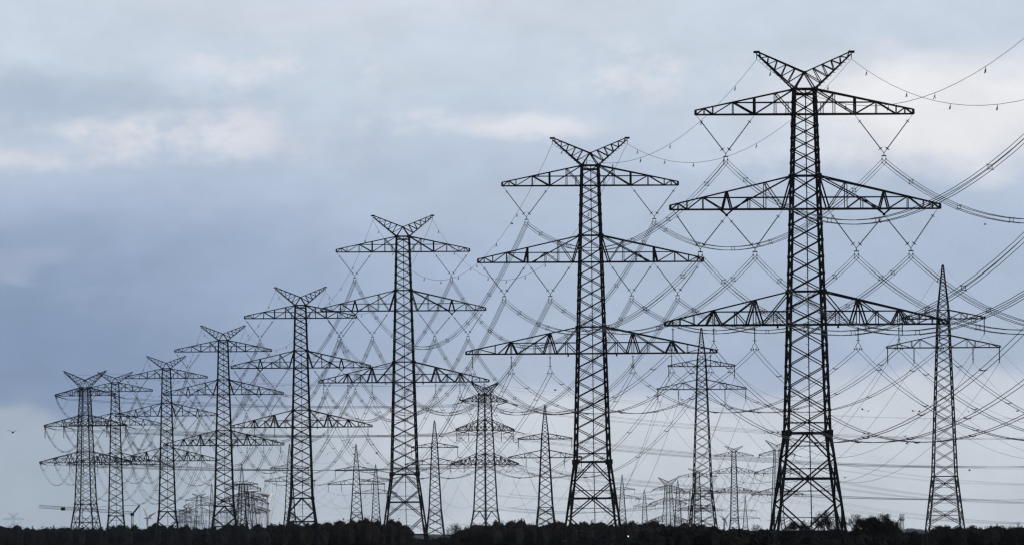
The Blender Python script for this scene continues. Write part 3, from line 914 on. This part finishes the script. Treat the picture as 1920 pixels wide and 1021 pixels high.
def wood(name, label, cat, D, prof, mat, leaf, step, per, seed, depth=14, rows=3, conif=.0, spike=.5):
    rng = random.Random(seed); mb = MB()
    x0, x1 = prof[0][0], prof[-1][0]; s = D / F
    for row in range(rows):
        DD = D + depth * row; ss = DD / F
        x = x0 + rng.uniform(0, step / ss)
        while x < x1:
            top = at(x, interp(prof, x), DD)
            H = top.z * rng.uniform(.80, 1.12) - row * .1
            rw = step * rng.uniform(.75, 1.5)
            cz = H * .52; c = Vector((top.x, DD + rng.uniform(-3, 3), cz))
            con = rng.random() < conif
            if con: H *= 1.07
            blob(mb, c, rw * 1.15, rw * 1.1, H * (.38 if con else .44), rng)
            for k in range(per):
                if con:
                    u = rng.random() ** .6; zz = H * (1 - u * .9); rad = rw * (.08 + .9 * u) * rng.uniform(.6, 1.05); t = rng.uniform(0, 6.283)
                    p_ = Vector((c.x + rad * math.cos(t), c.y + rad * math.sin(t), zz))
                else:
                    d = Vector((rng.gauss(0, 1), rng.gauss(0, 1), abs(rng.gauss(0, 1)) + .1)).normalized()
                    q_ = rng.uniform(.80, 1.0) + (rng.random() ** 5) * .22
                    p_ = Vector((c.x + d.x * rw * q_, c.y + d.y * rw * q_, cz + d.z * H * .48 * q_))
                leafq(mb, p_, leaf, rng)
            for k in range(int(per * .06)):        # bare twigs reaching over the outline
                t = rng.uniform(-1, 1); b0 = Vector((c.x + t * rw * .7, c.y, cz + H * .40 * math.sqrt(max(0, 1 - t * t))))
                mb.bar(b0, b0 + Vector((rng.uniform(-.4, .4), rng.uniform(-.3, .3), rng.uniform(.3, 1) * spike)) , .05)
            x += rw * 1.15 / ss
    o = mb.build(name, mat); tag(o, label, cat, kind='stuff'); return o

wood('left_wood', 'long low dark wood along the lower left', 'wood', 3560,
     [(-60, 989), (23, 987), (62, 990), (80, 992), (109, 988), (141, 990), (172, 988), (195, 990), (219, 988), (242, 984), (266, 985), (289, 981), (300, 984), (331, 985),
      (364, 987), (376, 991), (397, 985), (441, 984), (474, 985), (510, 984), (536, 979), (560, 980)], 'leaf', .42, 1.9, 230, 11, conif=.3)
wood('middle_wood', 'rounded dark brown wood under the third and fourth big pylons', 'wood', 2420,
     [(525, 982), (560, 981), (599, 980), (635, 979), (657, 976), (689, 973), (722, 972), (743, 974), (756, 981), (765, 990), (772, 1003)], 'leaf2', .3, 1.5, 260, 12)
wood('hedge', 'low dark hedge in the gap between the woods', 'hedge', 2500,
     [(766, 1006), (800, 1010), (830, 1007), (850, 1008), (875, 1004)], 'leaf', .25, .9, 120, 13, depth=6)
wood('centre_wood', 'dark wood behind the second big pylon in the middle', 'wood', 2450,
     [(856, 999), (866, 992), (878, 984), (896, 982), (919, 977), (940, 976), (980, 977), (1000, 979), (1046, 977), (1075, 980), (1120, 979), (1152, 981), (1192, 977), (1220, 977), (1246, 979),
      (1277, 981), (1300, 984), (1330, 987), (1360, 988), (1412, 991), (1450, 994), (1500, 997)], 'leaf2', .3, 1.6, 240, 14, conif=.2)
wood('near_bushes', 'nearly black bushes in front between the second and nearest pylons', 'bushes', 1260,
     [(1196, 1008), (1206, 1002), (1225, 992), (1258, 989), (1287, 994), (1320, 992), (1360, 993), (1420, 996), (1470, 998), (1540, 997), (1600, 1000), (1650, 1002)], 'leaf', .16, 1.0, 300, 15, depth=5)
wood('right_hedge', 'dark hedge with ragged top along the lower right', 'hedge', 1760,
     [(1500, 1001), (1560, 994), (1600, 990), (1645, 986), (1666, 980), (1687, 988), (1703, 996), (1720, 1000), (1738, 1000), (1751, 991), (1770, 987), (1801, 990), (1818, 988), (1840, 991), (1864, 986), (1890, 990), (1916, 984), (1990, 984)],
     'leaf', .24, 1.3, 300, 16, depth=8, spike=.8)
wood('far_forest', 'low blue-grey forest far away on the horizon', 'forest', 28000,
     [(-200, 1004), (300, 1003), (760, 1000), (840, 1001), (1200, 998), (1500, 995), (1690, 992), (1705, 988), (1722, 991), (1740, 994), (1900, 992), (2100, 991)], 'leaf', 3.2, 18, 60, 17, depth=150, rows=2)

def tree(px, top, D, wid, kind, label, seed, m='bark'):
    """trunk, forking limbs and twigs; kind: bare, leafy or half"""
    rng = random.Random(seed)
    t_ = at(px, top, D); H = t_.z; r = empty('tree', (t_.x, D, 0))
    tag(r, label, 'tree', 'single trees at the field edge')
    Wd = wid / 2 * D / F
    tk = MB(); tw = MB(); tips = []
    th = H * .22
    tk.tube([(0, 0, -.2), (.05, 0, th * .5), (0, .05, th)], [H * .035, H * .028, H * .024], 7)
    cz = H * .58; ch_ = H * .42
    def grow(p, d, L, rad, lev):
        n = 3; pts = [p]; q_ = p.copy(); dd = d.copy()
        for k in range(n):
            dd = (dd + Vector((rng.gauss(0, .16), rng.gauss(0, .16), rng.gauss(.05, .10)))).normalized()
            q_ = q_ + dd * (L / n); pts.append(q_.copy())
        (tk if lev < 2 else tw).tube(pts, [rad, rad * .85, rad * .7, rad * .5], 5 if lev < 2 else 3)
        e = Vector((q_.x / Wd, q_.y / Wd, (q_.z - cz) / ch_)).length
        if lev >= 2: tips.append(q_.copy()); tips.append(pts[2].copy())
        if lev < 5 and (e < 1.0 or lev < 2):
            for k in range(3 if lev < 4 else 4):
                ax = Vector((rng.gauss(0, 1), rng.gauss(0, 1), rng.gauss(0, .6))).normalized()
                nd_ = (dd + ax * rng.uniform(.45, .85)).normalized()
                s0 = pts[rng.choice((2, 3, 3))]
                grow(s0, nd_, L * rng.uniform(.62, .82), rad * .58, lev + 1)
    for k in range(6):
        a = k * 1.05 + rng.uniform(-.3, .3); sp = rng.uniform(.3, 1.0)
        d = Vector((math.cos(a) * sp * Wd / H * 2, math.sin(a) * sp * Wd / H * 2, rng.uniform(.7, 1.1))).normalized()
        grow(Vector((0, 0, th * rng.uniform(.75, 1))), d, H * .24, H * .019, 0)
    tk.build('trunk', 'bark', r); 
    if kind != 'bare':
        per = 7 if kind == 'leafy' else 2
        lf = MB()
        for t in tips:
            if mnoise.noise(t * .85 + Vector((seed, 0, 0))) > (-.05 if kind == 'leafy' else .08) and rng.random() < .6:
                for k in range(per):
                    leafq(lf, t + Vector((rng.gauss(0, .22), rng.gauss(0, .22), rng.gauss(0, .18))), .15, rng)
        o = lf.build('crown', 'leaf', r)
        tw.build('twigs', 'bark', r)
    else:
        tw.build('crown', 'bark', r)
for a in [
    (1549, 949, 1600, 70, 'half', 'bushy winter tree behind the right leg of the nearest pylon', 21),
    (1602, 950, 1640, 50, 'bare', 'bare fine-twigged tree right of the nearest pylon', 22),
    (1636, 952, 1600, 70, 'leafy', 'darkest leafy tree right of the nearest pylon', 23),
    (1492, 966, 1900, 60, 'half', 'low bushy tree inside the legs of the nearest pylon', 24),
    (1187, 970, 2600, 34, 'bare', 'bare tree above the wood right of the second pylon', 25),
    (856, 974, 2430, 46, 'bare', 'bare tree at the left end of the centre wood', 26),
    (882, 974, 2470, 30, 'bare', 'bare tree at the left foot of the heavy angle pylon', 31),
    (1768, 979, 1800, 44, 'half', 'round tree inside the legs of the rightmost pointed pylon', 27),
    (1904, 975, 1720, 44, 'bare', 'bare tree at the far right edge', 28),
    (1863, 982, 1800, 30, 'half', 'small tree left of the one at the right edge', 29),
    (1418, 973, 2500, 22, 'bare', 'small bare tree left of the nearest pylon', 30),
    (1672, 968, 1720, 40, 'half', 'ragged shrub tree between the leafy tree and radar tower', 32),
]: tree(*a)

# ---------------------------------------------------------------- birds, and the little lamp by the second pylon
def bird(px, py, D, s, rot):
    p = at(px, py, D); mb = MB()
    mb.tube([(-.22, 0, 0), (-.1, 0, .02), (.08, 0, 0), (.26, 0, -.02)], [.02, .07, .06, .015], 6)
    for f in (-1, 1):
        i = len(mb.v)
        mb.v += [Vector((-.06, 0, .05)), Vector((.12, 0, .03)), Vector((.06, f * .3, .2)), Vector((-.08, f * .32, .2)), Vector((.12, f * .72, .05)), Vector((-.02, f * .45, .17))]
        mb.f += [(i, i+1, i+2, i+3), (i+3, i+2, i+4)]
    for i in range(len(mb.v)): mb.v[i] = mb.v[i] * s
    o = mb.build('bird', 'bird', None, p); o.rotation_euler = (R.uniform(-.3, .3), 0, rot)
    return o
far = [(1847, 421), (960, 420), (1617, 767), (1628, 770), (1712, 770), (1724, 771), (1816, 771), (1828, 772), (1908, 770), (1041, 731), (1117, 734), (1215, 744), (1278, 749), (1237, 753), (1434, 811), (1459, 810),
       (1628, 818), (1697, 817), (1818, 881), (1584, 895), (1585, 894), (1702, 829), (1700, 831), (664, 851), (706, 849), (614, 851), (819, 771), (864, 750)]
tag(bird(24, 810, 2600, 3.2, 1.2), 'largest dark bird gliding alone at the left edge', 'bird')
for x, y in far:
    tag(bird(x, y, 1900, 1.2, R.uniform(0, 6)), 'tiny dark bird flying as a speck among the wires', 'bird', 'specks of birds among the wires')
p = at(1178, 1005, 2300); r = empty('yard_lamp', (p.x, 2300, 0)); tag(r, 'tiny white lit lamp low beside the second pylon\'s right foot', 'lamp')
mb = MB(); mb.tube([(0, 0, 0), (0, 0, p.z)], .06, 6); mb.build('pole', 'steel', r)
mb = MB(); mb.box((0, 0, p.z + .1), .22, .22, .2); mb.build('lamp_head', 'lamp', r)

# ---------------------------------------------------------------- haze
mb = MB(); 
c_ = MB(); c_.box((0, 15000 - 250, 74.5), 16000, 31000, 151)
hz = c_.build('haze', 'ground'); hz.data.materials.clear()
hm = bpy.data.materials.new('haze'); hm.use_nodes = True; t = hm.node_tree; t.nodes.clear()
pv = t.nodes.new('ShaderNodeVolumePrincipled'); pv.inputs['Color'].default_value = (.72, .84, 1, 1)
pv.inputs['Density'].default_value = 7e-6
out = t.nodes.new('ShaderNodeOutputMaterial'); t.links.new(pv.outputs[0], out.inputs['Volume'])
hz.data.materials.append(hm)
tag(hz, kind='stuff')
